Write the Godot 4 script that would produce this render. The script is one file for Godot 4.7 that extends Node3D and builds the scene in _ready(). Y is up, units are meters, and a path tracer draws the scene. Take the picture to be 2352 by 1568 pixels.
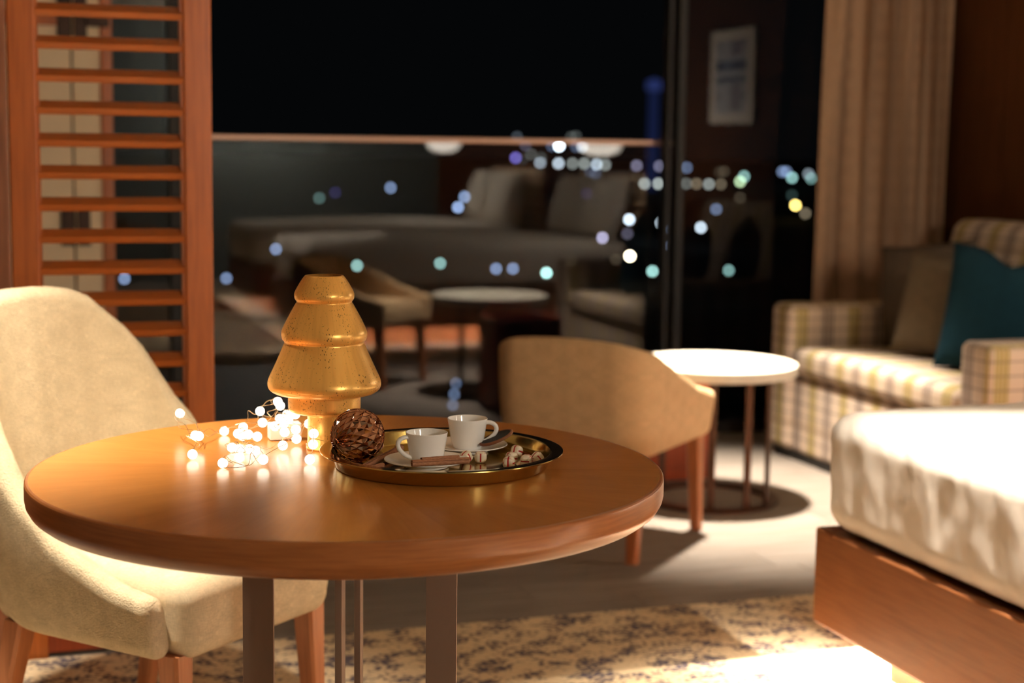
extends Node3D
# A hotel room at night: a round dining table set with Christmas things, seen across to a window over the city.
# Room axes: the window wall is at z = -6.5, the camera stands at x = z = 0 and looks towards the window and a little to the right.

var used := {}
var M := {}
var T := {}
var warm := Color(1.0, 0.88, 0.735).linear_to_srgb()


# ---------------------------------------------------------------- mesh builder
class MB:
	var v := PackedVector3Array()
	var uv := PackedVector2Array()

	func tri(a: Vector3, b: Vector3, c: Vector3, ua := Vector2.INF, ub := Vector2.INF, uc := Vector2.INF) -> void:
		if (b - a).cross(c - a).length_squared() < 1e-18:
			return
		v.append(a); v.append(b); v.append(c)
		if ua == Vector2.INF:
			var n := (b - a).cross(c - a).abs()
			for p in [a, b, c]:
				if n.y >= n.x and n.y >= n.z:
					uv.append(Vector2(p.z, p.x))
				elif n.x >= n.z:
					uv.append(Vector2(p.z, p.y))
				else:
					uv.append(Vector2(p.x, p.y))
		else:
			uv.append(ua); uv.append(ub); uv.append(uc)

	func quad(a: Vector3, b: Vector3, c: Vector3, d: Vector3) -> void:
		tri(a, b, c)
		tri(a, c, d)

	# P: rows of points, each a PackedVector3Array of one length; U: the same shape in uv, or empty
	func grid(P: Array, U := [], round_j := false) -> void:
		for i in P.size() - 1:
			var a: PackedVector3Array = P[i]
			var b: PackedVector3Array = P[i + 1]
			var n := a.size()
			for j in (n if round_j else n - 1):
				var k := (j + 1) % n
				if U.is_empty():
					tri(a[j], a[k], b[k])
					tri(a[j], b[k], b[j])
				else:
					var ua: PackedVector2Array = U[i]
					var ub: PackedVector2Array = U[i + 1]
					tri(a[j], a[k], b[k], ua[j], ua[k], ub[k])
					tri(a[j], b[k], b[j], ua[j], ub[k], ub[j])

	func fan(ring: PackedVector3Array, back := false) -> void:
		var c := Vector3.ZERO
		for p in ring:
			c += p
		c /= ring.size()
		for j in ring.size():
			var k := (j + 1) % ring.size()
			if back:
				tri(c, ring[k], ring[j])
			else:
				tri(c, ring[j], ring[k])

	func box(lo: Vector3, hi: Vector3) -> void:
		var p := []
		for k in 8:
			p.append(Vector3(hi.x if k & 1 else lo.x, hi.y if k & 2 else lo.y, hi.z if k & 4 else lo.z))
		for f in [[0, 1, 3, 2], [4, 6, 7, 5], [0, 4, 5, 1], [2, 3, 7, 6], [0, 2, 6, 4], [1, 5, 7, 3]]:
			quad(p[f[0]], p[f[1]], p[f[2]], p[f[3]])

	func stops(h: float, r: float, seg: int, div: int) -> PackedFloat32Array:
		var s := PackedFloat32Array()
		for k in seg:
			s.append(-h + r * (1.0 - tan(PI / 4.0 * (1.0 - float(k) / seg))))
		for k in div + 1:
			s.append(-h + r + (2.0 * (h - r)) * k / div)
		for k in seg:
			s.append(h - r + r * tan(PI / 4.0 * float(k + 1) / seg))
		return s

	# a box with rounded edges; deform bends every point afterwards
	func rbox(at: Vector3, size: Vector3, r: float, seg := 2, div := Vector3i(1, 1, 1), deform = null) -> void:
		var h := size / 2.0
		r = minf(r, minf(h.x, minf(h.y, h.z)) * 0.999)
		var inner := h - Vector3(r, r, r)
		for ax in 3:
			var bx := (ax + 1) % 3
			var cx := (ax + 2) % 3
			var sb := stops(h[bx], r, seg, div[bx])
			var sc := stops(h[cx], r, seg, div[cx])
			for side in [-1.0, 1.0]:
				var P := []
				var U := []
				for b in sb:
					var row := PackedVector3Array()
					var ru := PackedVector2Array()
					for c in sc:
						var p := Vector3.ZERO
						p[ax] = side * h[ax]
						p[bx] = b
						p[cx] = c
						var q := p.clamp(-inner, inner)
						var w := at + p
						ru.append(Vector2(w.z, w.x) if ax == 1 else Vector2(w.z, w.y) if ax == 0 else Vector2(w.x, w.y))
						p = at + q + (p - q).normalized() * r
						if deform != null:
							p = deform.call(p)
						row.append(p)
					if side < 0:
						row.reverse()
						ru.reverse()
					P.append(row)
					U.append(ru)
				grid(P, U)

	# profile of (radius, height) turned about y
	func lathe(profile: Array, n := 48, at := Vector3.ZERO, scale_u := 1.0) -> void:
		var P := []
		var U := []
		var length := 0.0
		for i in profile.size():
			var row := PackedVector3Array()
			var ru := PackedVector2Array()
			if i > 0:
				length += (profile[i] - profile[i - 1]).length()
			for j in n + 1:
				var t := TAU * (j % n) / n
				row.append(at + Vector3(profile[i].x * cos(t), profile[i].y, profile[i].x * sin(t)))
				ru.append(Vector2(float(j) / n * scale_u, length))
			P.append(row)
			U.append(ru)
		grid(P, U)

	func tube(path: Array, radii: Array, n := 8, caps := true) -> void:
		var P := []
		var side := Vector3.ZERO
		for i in path.size():
			var t: Vector3 = (path[mini(i + 1, path.size() - 1)] - path[maxi(i - 1, 0)]).normalized()
			if side == Vector3.ZERO:
				side = t.cross(Vector3.UP if absf(t.y) < 0.9 else Vector3.RIGHT).normalized()
			side = (side - t * side.dot(t)).normalized()
			var up := t.cross(side)
			var r: float = radii[mini(i, radii.size() - 1)]
			var row := PackedVector3Array()
			for j in n:
				var a := TAU * j / n
				row.append(path[i] + (side * cos(a) + up * sin(a)) * r)
			P.append(row)
		grid(P, [], true)
		if caps:
			fan(P[0], true)
			fan(P[-1])

	# sections: closed rings of equal length, skinned one after the other, with ends closed
	func skin(P: Array, caps := true) -> void:
		grid(P, [], true)
		if caps:
			fan(P[0], true)
			fan(P[-1])

	func move(t: Transform3D, from := 0) -> void:
		for k in range(from, v.size()):
			v[k] = t * v[k]

	func mesh(crease := 40.0) -> ArrayMesh:
		var vol := 0.0
		var c := Vector3.ZERO
		for p in v:
			c += p
		c /= maxf(1.0, v.size())
		for k in range(0, v.size(), 3):
			vol += (v[k] - c).dot((v[k + 1] - c).cross(v[k + 2] - c))
		if vol > 0.0:  # Godot's front faces run clockwise
			for k in range(0, v.size(), 3):
				var p := v[k + 1]
				v[k + 1] = v[k + 2]
				v[k + 2] = p
				var u := uv[k + 1]
				uv[k + 1] = uv[k + 2]
				uv[k + 2] = u
		var fn := PackedVector3Array()
		var fu := PackedVector3Array()
		var near := {}
		for k in range(0, v.size(), 3):
			var n := (v[k + 2] - v[k]).cross(v[k + 1] - v[k])
			fn.append(n)
			fu.append(n.normalized())
			for q in 3:
				var key := Vector3i((v[k + q] * 40000.0).round())
				if near.has(key):
					near[key].append(k / 3)
				else:
					near[key] = PackedInt32Array([k / 3])
		var least := cos(deg_to_rad(crease))
		var normals := PackedVector3Array()
		normals.resize(v.size())
		for k in v.size():
			var me := fu[k / 3]
			var s := Vector3.ZERO
			for f in near[Vector3i((v[k] * 40000.0).round())]:
				if fu[f].dot(me) >= least:
					s += fn[f]
			normals[k] = s.normalized() if s.length_squared() > 0.0 else me
		var arrays := []
		arrays.resize(Mesh.ARRAY_MAX)
		arrays[Mesh.ARRAY_VERTEX] = v
		arrays[Mesh.ARRAY_NORMAL] = normals
		arrays[Mesh.ARRAY_TEX_UV] = uv
		var m := ArrayMesh.new()
		m.add_surface_from_arrays(Mesh.PRIMITIVE_TRIANGLES, arrays)
		return m


# ---------------------------------------------------------------- naming
func numbered(n: String) -> String:
	used[n] = used.get(n, -1) + 1
	return n if used[n] == 0 else "%s_%03d" % [n, used[n]]


func tag(o: Node, label: String, category: String, group := "") -> Node:
	o.set_meta("label", label)
	o.set_meta("category", category)
	if group:
		o.set_meta("group", group)
	return o


func thing(called: String, label: String, category: String, at := Vector3.ZERO, turn := 0.0, group := "") -> Node3D:
	var o := Node3D.new()
	o.name = numbered(called)
	add_child(o)
	o.position = at
	o.rotation.y = turn
	tag(o, label, category, group)
	return o


func part(called: String, mb: MB, mat: Material, parent: Node, crease := 40.0, label := "") -> MeshInstance3D:
	return hang(called, mb.mesh(crease), mat, parent, label)


func hang(called: String, mesh: Mesh, mat: Material, parent: Node, label := "") -> MeshInstance3D:
	var o := MeshInstance3D.new()
	o.mesh = mesh
	o.material_override = mat
	var names := {}
	for c in parent.get_children():
		names[String(c.name)] = true
	var n := 0
	var full := called
	while names.has(full):
		n += 1
		full = "%s_%03d" % [called, n]
	o.name = full
	if label:
		o.set_meta("label", label)
	parent.add_child(o, true)
	return o


func struct(called: String, mb: MB, mat: Material, label: String, category: String, crease := 40.0) -> MeshInstance3D:
	var o := MeshInstance3D.new()
	o.mesh = mb.mesh(crease)
	o.material_override = mat
	o.name = numbered(called)
	o.set_meta("kind", "structure")
	add_child(o)
	tag(o, label, category)
	return o


func frame(called: String, label: String, category: String, at := Vector3.ZERO) -> Node3D:
	var o := thing(called, label, category, at)
	o.set_meta("kind", "structure")
	return o


# ---------------------------------------------------------------- textures and materials
func col(r: float, g: float, b: float) -> Color:
	return Color(r / 255.0, g / 255.0, b / 255.0)


func noise(seed_: int, freq: float, octaves := 4, kind := FastNoiseLite.TYPE_SIMPLEX_SMOOTH) -> FastNoiseLite:
	var n := FastNoiseLite.new()
	n.seed = seed_
	n.noise_type = kind
	n.frequency = freq
	n.fractal_octaves = octaves
	return n


func noise_tex(n: FastNoiseLite, ramp := [], size := 512) -> NoiseTexture2D:
	var t := NoiseTexture2D.new()
	t.width = size
	t.height = size
	t.seamless = true
	t.noise = n
	if ramp:
		var g := Gradient.new()
		var offsets := PackedFloat32Array()
		var colors := PackedColorArray()
		for r in ramp:
			offsets.append(r[0])
			colors.append(r[1])
		g.offsets = offsets
		g.colors = colors
		t.color_ramp = g
	return t


func image_tex(w: int, h: int, f: Callable) -> ImageTexture:
	var data := PackedByteArray()
	data.resize(w * h * 3)
	var k := 0
	for y in h:
		for x in w:
			var c: Color = f.call(x, y)
			data[k] = int(clampf(c.r, 0, 1) * 255.0)
			data[k + 1] = int(clampf(c.g, 0, 1) * 255.0)
			data[k + 2] = int(clampf(c.b, 0, 1) * 255.0)
			k += 3
	return ImageTexture.create_from_image(Image.create_from_data(w, h, false, Image.FORMAT_RGB8, data))


func mat(color: Color, rough := 0.6, metal := 0.0) -> StandardMaterial3D:
	var m := StandardMaterial3D.new()
	m.albedo_color = color
	m.roughness = rough
	m.metallic = metal
	return m


# wood whose grain runs along one axis (0, 1 or 2) of the thing
func wood(color: Color, axis: int, rough := 0.42, fine := 9.0) -> StandardMaterial3D:
	var m := mat(color, rough)
	m.albedo_texture = T.grain
	m.uv1_triplanar = true
	var s := Vector3(fine, fine, fine)
	s[axis] = fine * 0.06
	m.uv1_scale = s
	return m


func fabric(color: Color, texture: Texture2D, bump: Texture2D, per_m: float, depth: float) -> StandardMaterial3D:
	var m := mat(color, 0.95)
	m.metallic_specular = 0.2
	m.albedo_texture = texture
	m.uv1_triplanar = true
	m.uv1_scale = Vector3.ONE * per_m
	if bump:
		m.heightmap_enabled = true
		m.heightmap_texture = bump
		m.heightmap_scale = depth
	return m


func glow(color: Color, energy: float) -> StandardMaterial3D:
	var m := mat(Color.BLACK, 1.0)
	m.emission_enabled = true
	m.emission = color
	m.emission_energy_multiplier = energy
	return m


func make_materials() -> void:
	var white := Color.WHITE
	T.grain = noise_tex(noise(3, 0.012, 5), [[0.0, Color(0.86, 0.83, 0.80)], [0.45, Color(0.95, 0.94, 0.93)], [0.7, white], [1.0, Color(0.92, 0.90, 0.88)]])
	T.mottle = noise_tex(noise(5, 0.02, 4), [[0.0, Color(0.86, 0.84, 0.8)], [1.0, white]])
	T.boucle = noise_tex(noise(8, 0.05, 3, FastNoiseLite.TYPE_SIMPLEX))
	var na := noise(11, 0.25, 2)
	var nb := noise(12, 0.012, 2)
	T.linen = image_tex(256, 256, func(x, y):
		var xx: int = mini(x, 255 - x)
		var yy: int = mini(y, 255 - y)
		var k: float = 0.92 + 0.09 * na.get_noise_2d(xx * 1.0, yy * 0.09) + 0.09 * na.get_noise_2d(xx * 0.09 + 500.0, yy * 1.0) + 0.05 * nb.get_noise_2d(xx, yy)
		return Color(k, k * 0.99, k * 0.97))
	# sunburst veneer of the table top: u runs round, v from the middle outwards
	var ng := noise(21, 0.09, 3)
	T.veneer = image_tex(2048, 256, func(x, y):
		var wedge: int = x * 16 / 2048
		var tone: float = 0.95 + 0.015 * sin(wedge * 2.6) + 0.012 * sin(wedge * 5.1)
		var k: float = tone + 0.024 * ng.get_noise_2d(x * 1.6, y * 0.06 + wedge * 40.0) + 0.03 * ng.get_noise_2d(x * 0.25 + 900.0, y * 0.15)
		return Color(k, k * 0.985, k * 0.96))
	# plaid of the sofa: one repeat is 0.2 m
	T.plaid = image_tex(256, 256, func(x, y):
		var c := Color(0.78, 0.70, 0.62)
		var u: float = x / 256.0
		var w: float = y / 256.0
		if u > 0.10 and u < 0.34:
			var s: float = fmod((u - 0.08) * 25.0, 1.75)
			c = c.lerp(Color(0.52, 0.46, 0.16), 0.75 if s < 0.9 else 0.25)
		elif u > 0.60 and u < 0.84:
			var s2: float = fmod((u - 0.58) * 25.0, 1.75)
			c = c.lerp(Color(0.20, 0.18, 0.20), 0.6 if s2 < 0.75 else 0.15)
		var t: float = fmod(w * 5.0, 1.0)
		if t < 0.14:
			c = c.lerp(Color(0.3, 0.27, 0.25), 0.38)
		if w > 0.55 and w < 0.75:
			c = c.lerp(Color(0.55, 0.45, 0.35), 0.22)
		return c)
	var clump := noise(31, 0.02, 3)
	var fleck := noise(32, 0.12, 3)
	T.rug = image_tex(768, 768, func(x, y):
		var xx: int = mini(x, 767 - x)
		var yy: int = mini(y, 767 - y)
		var k: float = fleck.get_noise_2d(xx * 0.8, yy * 1.1) + 0.95 * clump.get_noise_2d(xx * 0.8, yy * 1.2)
		var c := Color(0.84, 0.75, 0.61).lerp(Color(0.78, 0.68, 0.54), clampf(k * 2.0 + 0.5, 0.0, 1.0))
		return c.lerp(Color(0.30, 0.28, 0.33), clampf((k - 0.12) * 4.5, 0.0, 0.85)))
	T.pile = noise_tex(noise(35, 0.2, 2))
	# dark specks in the gilding of the glass tree
	var speck := noise(41, 0.1, 2, FastNoiseLite.TYPE_CELLULAR)
	speck.cellular_return_type = FastNoiseLite.RETURN_DISTANCE
	speck.cellular_jitter = 1.0
	speck.fractal_type = FastNoiseLite.FRACTAL_NONE
	var crowd := noise(42, 0.011, 3)
	var streak := noise(43, 0.05, 3)
	T.gilt = image_tex(1024, 512, func(x, y):
		var d: float = speck.get_noise_2d(x * 0.9, y * 0.9) + 1.0
		var here: float = crowd.get_noise_2d(x, y)
		var k: float = 1.0 + 0.05 * streak.get_noise_2d(x, y * 0.15)
		var edge: float = 0.03 + 0.20 * clampf(here + 0.08, 0.0, 0.6)
		return Color(0.36, 0.28, 0.18) if d < edge else Color(k, k * 0.99, k * 0.96))
	T.mint = image_tex(128, 128, func(x, y):
		var a: float = absf(x - 64.0) / 64.0
		var b: float = absf(y - 64.0) / 64.0
		var c := Color(0.93, 0.89, 0.80)
		if a < 0.12 or b > 0.86:
			c = Color(0.70, 0.05, 0.06)
		return c)
	T.terrazzo = noise_tex(noise(51, 0.08, 2, FastNoiseLite.TYPE_CELLULAR), [[0.0, Color(0.72, 0.66, 0.56)], [0.5, Color(0.9, 0.87, 0.8)], [1.0, Color(0.95, 0.93, 0.88)]])
	T.print = image_tex(64, 64, func(x, y):
		var c := Color(0.66, 0.66, 0.70)
		if y > 44 and y < 57:
			c = Color(0.10, 0.17, 0.36) if x > 14 else Color(0.35, 0.42, 0.55)
		elif y < 7:
			c = Color(0.22, 0.30, 0.45)
		elif (y > 18 and y < 27 and x > 22) or (x > 40 and y > 8 and y < 40):
			c = Color(0.48, 0.44, 0.52)
		return c)
	T.bark = noise_tex(noise(61, 0.03, 4), [[0.0, Color(0.6, 0.5, 0.45)], [1.0, white]])
	T.char = noise_tex(noise(63, 0.03, 4, FastNoiseLite.TYPE_CELLULAR))

	M.boucle = fabric(col(226, 208, 174), T.linen, T.boucle, 9.0, 0.22)
	M.linen = fabric(col(226, 208, 174), T.linen, T.linen, 9.0, 0.05)
	M.tan = fabric(col(224, 190, 148), T.linen, T.linen, 7.0, 0.05)
	M.table_top = mat(col(202, 134, 64), 0.26)
	M.table_top.albedo_texture = T.veneer
	M.table_top.clearcoat_enabled = true
	M.table_top.clearcoat = 0.25
	M.table_top.clearcoat_roughness = 0.15
	M.table_edge = mat(col(160, 98, 52), 0.28)
	M.table_edge.albedo_texture = T.grain
	M.table_edge.uv1_scale = Vector3(1.0, 22.0, 1.0)
	M.bronze = mat(col(136, 114, 100), 0.45, 0.6)
	M.dark_bronze = mat(col(74, 50, 36), 0.4, 0.6)
	M.wood_x = wood(col(168, 104, 62), 0)
	M.wood_y = wood(col(168, 104, 62), 1)
	M.wood_z = wood(col(138, 86, 50), 2)
	M.partition = wood(col(140, 86, 54), 1)
	M.screen_x = wood(col(180, 98, 38), 0, 0.35)
	M.screen_y = wood(col(180, 98, 38), 1, 0.35)
	M.leg = wood(col(186, 120, 76), 1, 0.4, 14.0)
	M.bin = wood(col(150, 66, 30), 1)
	M.wall_wood = wood(col(80, 46, 24), 1, 0.8, 4.0)
	M.wall_wood.metallic_specular = 0.15
	M.plank = []
	for k in 4:
		M.plank.append(wood(col(128 + k * 3, 119 + k * 3, 110 + k * 3), 0, 0.55, 6.0))
		M.plank[k].metallic_specular = 0.3
	M.subfloor = mat(col(40, 34, 30), 0.9)
	M.plaster = mat(col(196, 184, 164), 0.9)
	M.grey_wall = mat(col(120, 130, 128), 0.85)
	M.dark = mat(col(16, 14, 13), 0.5)
	M.metal_frame = mat(col(9, 8, 8), 0.6, 0.0)
	M.rail = mat(col(176, 140, 120), 0.35, 0.7)
	M.pane = mat(Color(0.0, 0.0, 0.0, 0.02), 0.0)
	M.pane.transparency = BaseMaterial3D.TRANSPARENCY_ALPHA
	M.cream = mat(col(244, 222, 186), 0.7)
	M.iron = mat(col(58, 40, 30), 0.5, 0.5)
	M.curtain = fabric(col(164, 134, 110), T.linen, null, 6.0, 0.0)
	M.plaid = mat(Color.WHITE, 0.95)
	M.plaid.metallic_specular = 0.2
	M.plaid.albedo_texture = T.plaid
	M.plaid.uv1_scale = Vector3(4.2, 4.2, 4.2)
	M.grey_cushion = fabric(col(88, 76, 64), T.linen, T.boucle, 8.0, 0.1)
	M.pale_cushion = fabric(col(100, 88, 72), T.linen, T.boucle, 8.0, 0.1)
	M.teal_cushion = fabric(col(22, 50, 62), T.linen, T.boucle, 8.0, 0.08)
	M.sheet = mat(col(236, 228, 216), 0.85)
	M.sheet.heightmap_enabled = true
	M.sheet.heightmap_texture = T.mottle
	M.sheet.heightmap_scale = 0.25
	M.sheet.uv1_triplanar = true
	M.sheet.uv1_scale = Vector3(3, 1.2, 3)
	M.rug = mat(Color.WHITE, 1.0)
	M.rug.metallic_specular = 0.1
	M.rug.albedo_texture = T.rug
	M.rug.uv1_triplanar = true
	M.rug.uv1_scale = Vector3(1.0, 1.0, 1.0) * 0.62
	M.rug_side = mat(col(190, 165, 130), 1.0)
	M.stone = mat(Color.WHITE, 0.5)
	M.stone.albedo_texture = T.terrazzo
	M.stone.uv1_triplanar = true
	M.stone.uv1_scale = Vector3.ONE * 4.0
	M.gilt = mat(col(255, 198, 108), 0.3, 0.5)
	M.gilt.albedo_texture = T.gilt
	M.gilt.uv1_scale = Vector3(1.0, 2.6, 1.0)
	M.gilt_inside = mat(col(190, 130, 60), 0.4, 0.6)
	M.brass = mat(col(186, 158, 92), 0.12, 1.0)
	M.copper_glass = mat(col(198, 150, 122), 0.06, 1.0)
	M.china = mat(col(250, 249, 246), 0.12)
	M.cinnamon = mat(col(202, 150, 114), 0.8)
	M.cinnamon.albedo_texture = T.bark
	M.cinnamon.uv1_triplanar = true
	M.cinnamon.uv1_scale = Vector3(60, 60, 8)
	M.mint = mat(Color.WHITE, 0.35)
	M.mint.albedo_texture = T.mint
	M.mint.uv1_scale = Vector3(50, 50, 50)
	M.mint.uv1_offset = Vector3(0.5, 0.5, 0)
	M.rind = mat(col(120, 72, 40), 0.6)
	M.flesh = mat(col(15, 11, 9), 0.75)
	M.flesh.heightmap_enabled = true
	M.flesh.heightmap_texture = T.char
	M.flesh.heightmap_scale = 0.12
	M.flesh.uv1_triplanar = true
	M.flesh.uv1_scale = Vector3.ONE * 30.0
	M.wire = mat(col(214, 184, 140), 0.3, 0.9)
	M.battery = mat(col(236, 230, 220), 0.4)
	M.bulb = glow(Color(1.0, 0.90, 0.74).linear_to_srgb(), 3.2)
	M.print = mat(Color.WHITE, 0.5)
	M.print.albedo_texture = T.print
	M.print.uv1_scale = Vector3(2.5, -3.2, 1)
	M.white_frame = mat(col(214, 204, 190), 0.5)
	M.ground = mat(col(8, 9, 10), 1.0)
	M.pole = mat(col(10, 10, 11), 0.9)


# ---------------------------------------------------------------- the scene
func _ready() -> void:
	# camera
	var cam := Camera3D.new()
	cam.name = "camera"
	var attributes := CameraAttributesPhysical.new()
	attributes.frustum_focal_length = 82.39
	attributes.exposure_aperture = 4.3
	attributes.frustum_focus_distance = 2.54
	attributes.frustum_near = 0.05
	attributes.frustum_far = 5000.0
	cam.attributes = attributes
	cam.fov = 23.98
	cam.near = 0.05
	cam.far = 5000.0
	cam.transform = Transform3D(Basis(Vector3.UP, deg_to_rad(-18.3)) * Basis(Vector3.RIGHT, deg_to_rad(-6.9)) * Basis(Vector3.BACK, 0.0125), Vector3(0, 1.25, 0))
	add_child(cam)
	# night sky
	var env := Environment.new()
	env.background_mode = Environment.BG_COLOR
	env.background_color = col(5, 6, 7)
	env.tonemap_mode = Environment.TONE_MAPPER_LINEAR
	env.tonemap_exposure = 1.0
	env.sdfgi_enabled = true
	env.ssao_enabled = true
	env.ssil_enabled = true
	var around := WorldEnvironment.new()
	around.name = "environment"
	around.environment = env
	add_child(around)
	# the room's downlights: x, z, energy, half angle, softness of the cone's edge
	make_materials()
	downlight(2.50, -5.12, 37.0, 27.0, 0.85, "recessed ceiling downlight straight above the pale round side table")
	downlight(-0.14, -3.02, 11.5, 30.0, 0.8, "recessed ceiling downlight above the cream dining chair")
	downlight(1.82, -2.58, 21.0, 25.0, 0.75, "recessed ceiling downlight above the nearer bed")
	downlight(-0.9, 0.3, 0.8, 55.0, 0.9, "recessed ceiling downlight behind the viewer near the back wall")
	room()
	window_wall()
	city()
	louver_screen()
	folding_shutter()
	curtain()
	rug()
	sofa()
	beds()
	side_table()
	bin()
	armchair()
	dining_chair()
	dining_table()
	glass_tree()
	tray_and_cups()
	bauble()
	sweets()
	string_lights()


func downlight(x: float, z: float, energy: float, angle: float, soft: float, label: String) -> void:
	var o := thing("ceiling_downlight", label, "ceiling light", Vector3(x, 2.4, z), 0.0, "recessed ceiling downlights")
	var r := MB.new()
	r.lathe([Vector2(0.038, 0.0), Vector2(0.055, 0.0), Vector2(0.055, -0.006), Vector2(0.05, -0.009), Vector2(0.038, -0.006), Vector2(0.038, 0.0)], 32)
	part("trim_ring", r, M.white_frame, o)
	var d := MB.new()
	d.lathe([Vector2(0.0, 0.0), Vector2(0.037, 0.0), Vector2(0.037, -0.003), Vector2(0.0, -0.003)], 24)
	part("lamp_lens", d, glow(warm, 6.0), o)
	var l := SpotLight3D.new()
	l.name = "lamp_light"
	l.light_color = warm
	l.light_energy = energy
	l.light_size = 0.055
	l.spot_angle = angle
	l.spot_angle_attenuation = soft
	l.spot_range = 12.0
	l.spot_attenuation = 2.0
	l.shadow_enabled = true
	l.position = Vector3(0, -0.02, 0)
	l.rotation.x = -PI / 2
	o.add_child(l)


func room() -> void:
	var slab := MB.new()
	slab.box(Vector3(-2.35, -0.15, -6.6), Vector3(4.35, -0.012, 2.15))
	var fl := struct("floor", slab, M.subfloor, "pale greyish wooden plank floor of the hotel room", "floor")
	# the planks run along the window wall
	var rng := RandomNumberGenerator.new()
	rng.seed = 4
	var meshes := []
	for k in 3:
		var b := MB.new()
		b.box(Vector3(0.001, -0.012, -0.0795), Vector3([1.2, 0.9, 0.6][k] - 0.0015, 0.0, 0.0795))
		meshes.append(b.mesh())
	var z := -6.5
	while z < -3.0:
		var x := -0.6 - rng.randf() * 0.6
		while x < 4.2:
			var k := rng.randi_range(0, 2)
			var w: float = [1.2, 0.9, 0.6][k]
			if x + w > 4.2:
				k = 2
				w = 0.6
				if x + w > 4.22:
					break
			var p := hang("plank", meshes[k], M.plank[rng.randi_range(0, 3)], fl)
			p.position = Vector3(x, 0, z + 0.08)
			x += w
		z += 0.16
	var rest := MB.new()
	rest.box(Vector3(-2.3, -0.012, -3.0), Vector3(4.3, -0.0005, 2.1))
	part("floor_covering", rest, M.plank[1], fl)
	var c := MB.new()
	c.box(Vector3(-2.35, 2.4, -6.6), Vector3(4.35, 2.55, 2.15))
	struct("ceiling", c, M.plaster, "plain pale ceiling of the hotel room", "ceiling")
	var r := MB.new()
	r.box(Vector3(4.2, -0.15, -6.6), Vector3(4.35, 2.4, 2.15))
	var wr := struct("wall_right", r, M.dark, "dark wood panelled wall behind the plaid sofa", "wall")
	for k in 14:
		var b := MB.new()
		b.box(Vector3(4.182, 0.0, -6.58 + k * 0.62), Vector3(4.2, 2.4, -6.58 + k * 0.62 + 0.612))
		part("wall_panel", b, M.wall_wood, wr)
	var l := MB.new()
	l.box(Vector3(-2.35, -0.15, -6.6), Vector3(-2.2, 2.4, 2.15))
	struct("wall_left", l, M.plaster, "plain wall on the far left of the room", "wall")
	var b2 := MB.new()
	b2.box(Vector3(-2.35, -0.15, 2.0), Vector3(4.35, 2.4, 2.15))
	struct("wall_back", b2, M.grey_wall, "grey wall at the back of the room opposite the window", "wall")
	var f := MB.new()
	f.box(Vector3(-2.2, 0.0, -6.55), Vector3(-0.35, 2.4, -6.4))
	struct("wall_front", f, M.plaster, "stretch of wall left of the window behind the wooden screen", "wall")


func window_frame_post(o: Node, x0: float, x1: float) -> void:
	var b := MB.new()
	b.rbox(Vector3((x0 + x1) / 2, 1.2, 0), Vector3(x1 - x0, 2.4, 0.07), 0.004, 1)
	part("frame_post", b, M.metal_frame, o)


func window_wall() -> void:
	# two fixed lights with an open door bay between them, closed by a glass balustrade
	var w1 := frame("window_1", "fixed floor-length window pane seen through the wooden louvers", "window", Vector3(0, 0, -6.42))
	window_frame_post(w1, -0.35, -0.28)
	window_frame_post(w1, 0.70, 0.762)
	var g1 := MB.new()
	g1.box(Vector3(-0.28, 0.05, -0.006), Vector3(0.70, 2.36, 0.006))
	part("pane", g1, M.pane, w1)
	var w2 := frame("window_2", "fixed floor-length window pane between the open bay and the curtain", "window", Vector3(0, 0, -6.42))
	window_frame_post(w2, 2.802, 2.820)
	window_frame_post(w2, 2.853, 2.885)
	window_frame_post(w2, 4.14, 4.2)
	var g2 := MB.new()
	g2.box(Vector3(2.885, 0.05, -0.006), Vector3(4.14, 2.36, 0.006))
	part("pane", g2, M.pane, w2)
	var g3 := MB.new()
	g3.box(Vector3(2.82, 0.05, -0.006), Vector3(2.853, 2.36, 0.006))
	part("pane", g3, M.pane, w2)
	for w in [w1, w2]:
		var lo := MB.new()
		var a := -0.28 if w == w1 else 2.885
		var e := 0.70 if w == w1 else 4.14
		lo.rbox(Vector3((a + e) / 2, 0.025, 0), Vector3(e - a, 0.05, 0.07), 0.004, 1)
		part("frame_sill", lo, M.metal_frame, w)
		var hi := MB.new()
		hi.rbox(Vector3((a + e) / 2, 2.38, 0), Vector3(e - a, 0.04, 0.07), 0.004, 1)
		part("frame_head", hi, M.metal_frame, w)
	var o := thing("glass_balustrade", "frameless glass balustrade with a slim metal handrail across the open window bay", "balustrade", Vector3(0, 0, -6.5))
	var g := MB.new()
	g.box(Vector3(0.765, 0.03, -0.008), Vector3(2.80, 1.264, 0.008))
	part("glass_panel", g, M.pane, o)
	var h := MB.new()
	h.rbox(Vector3(1.83, 1.275, 0), Vector3(2.13, 0.022, 0.045), 0.006, 2)
	part("handrail", h, M.rail, o)
	var s := MB.new()
	s.box(Vector3(0.762, 0.0, -0.03), Vector3(2.80, 0.045, 0.03))
	part("base_channel", s, M.metal_frame, o)


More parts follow.
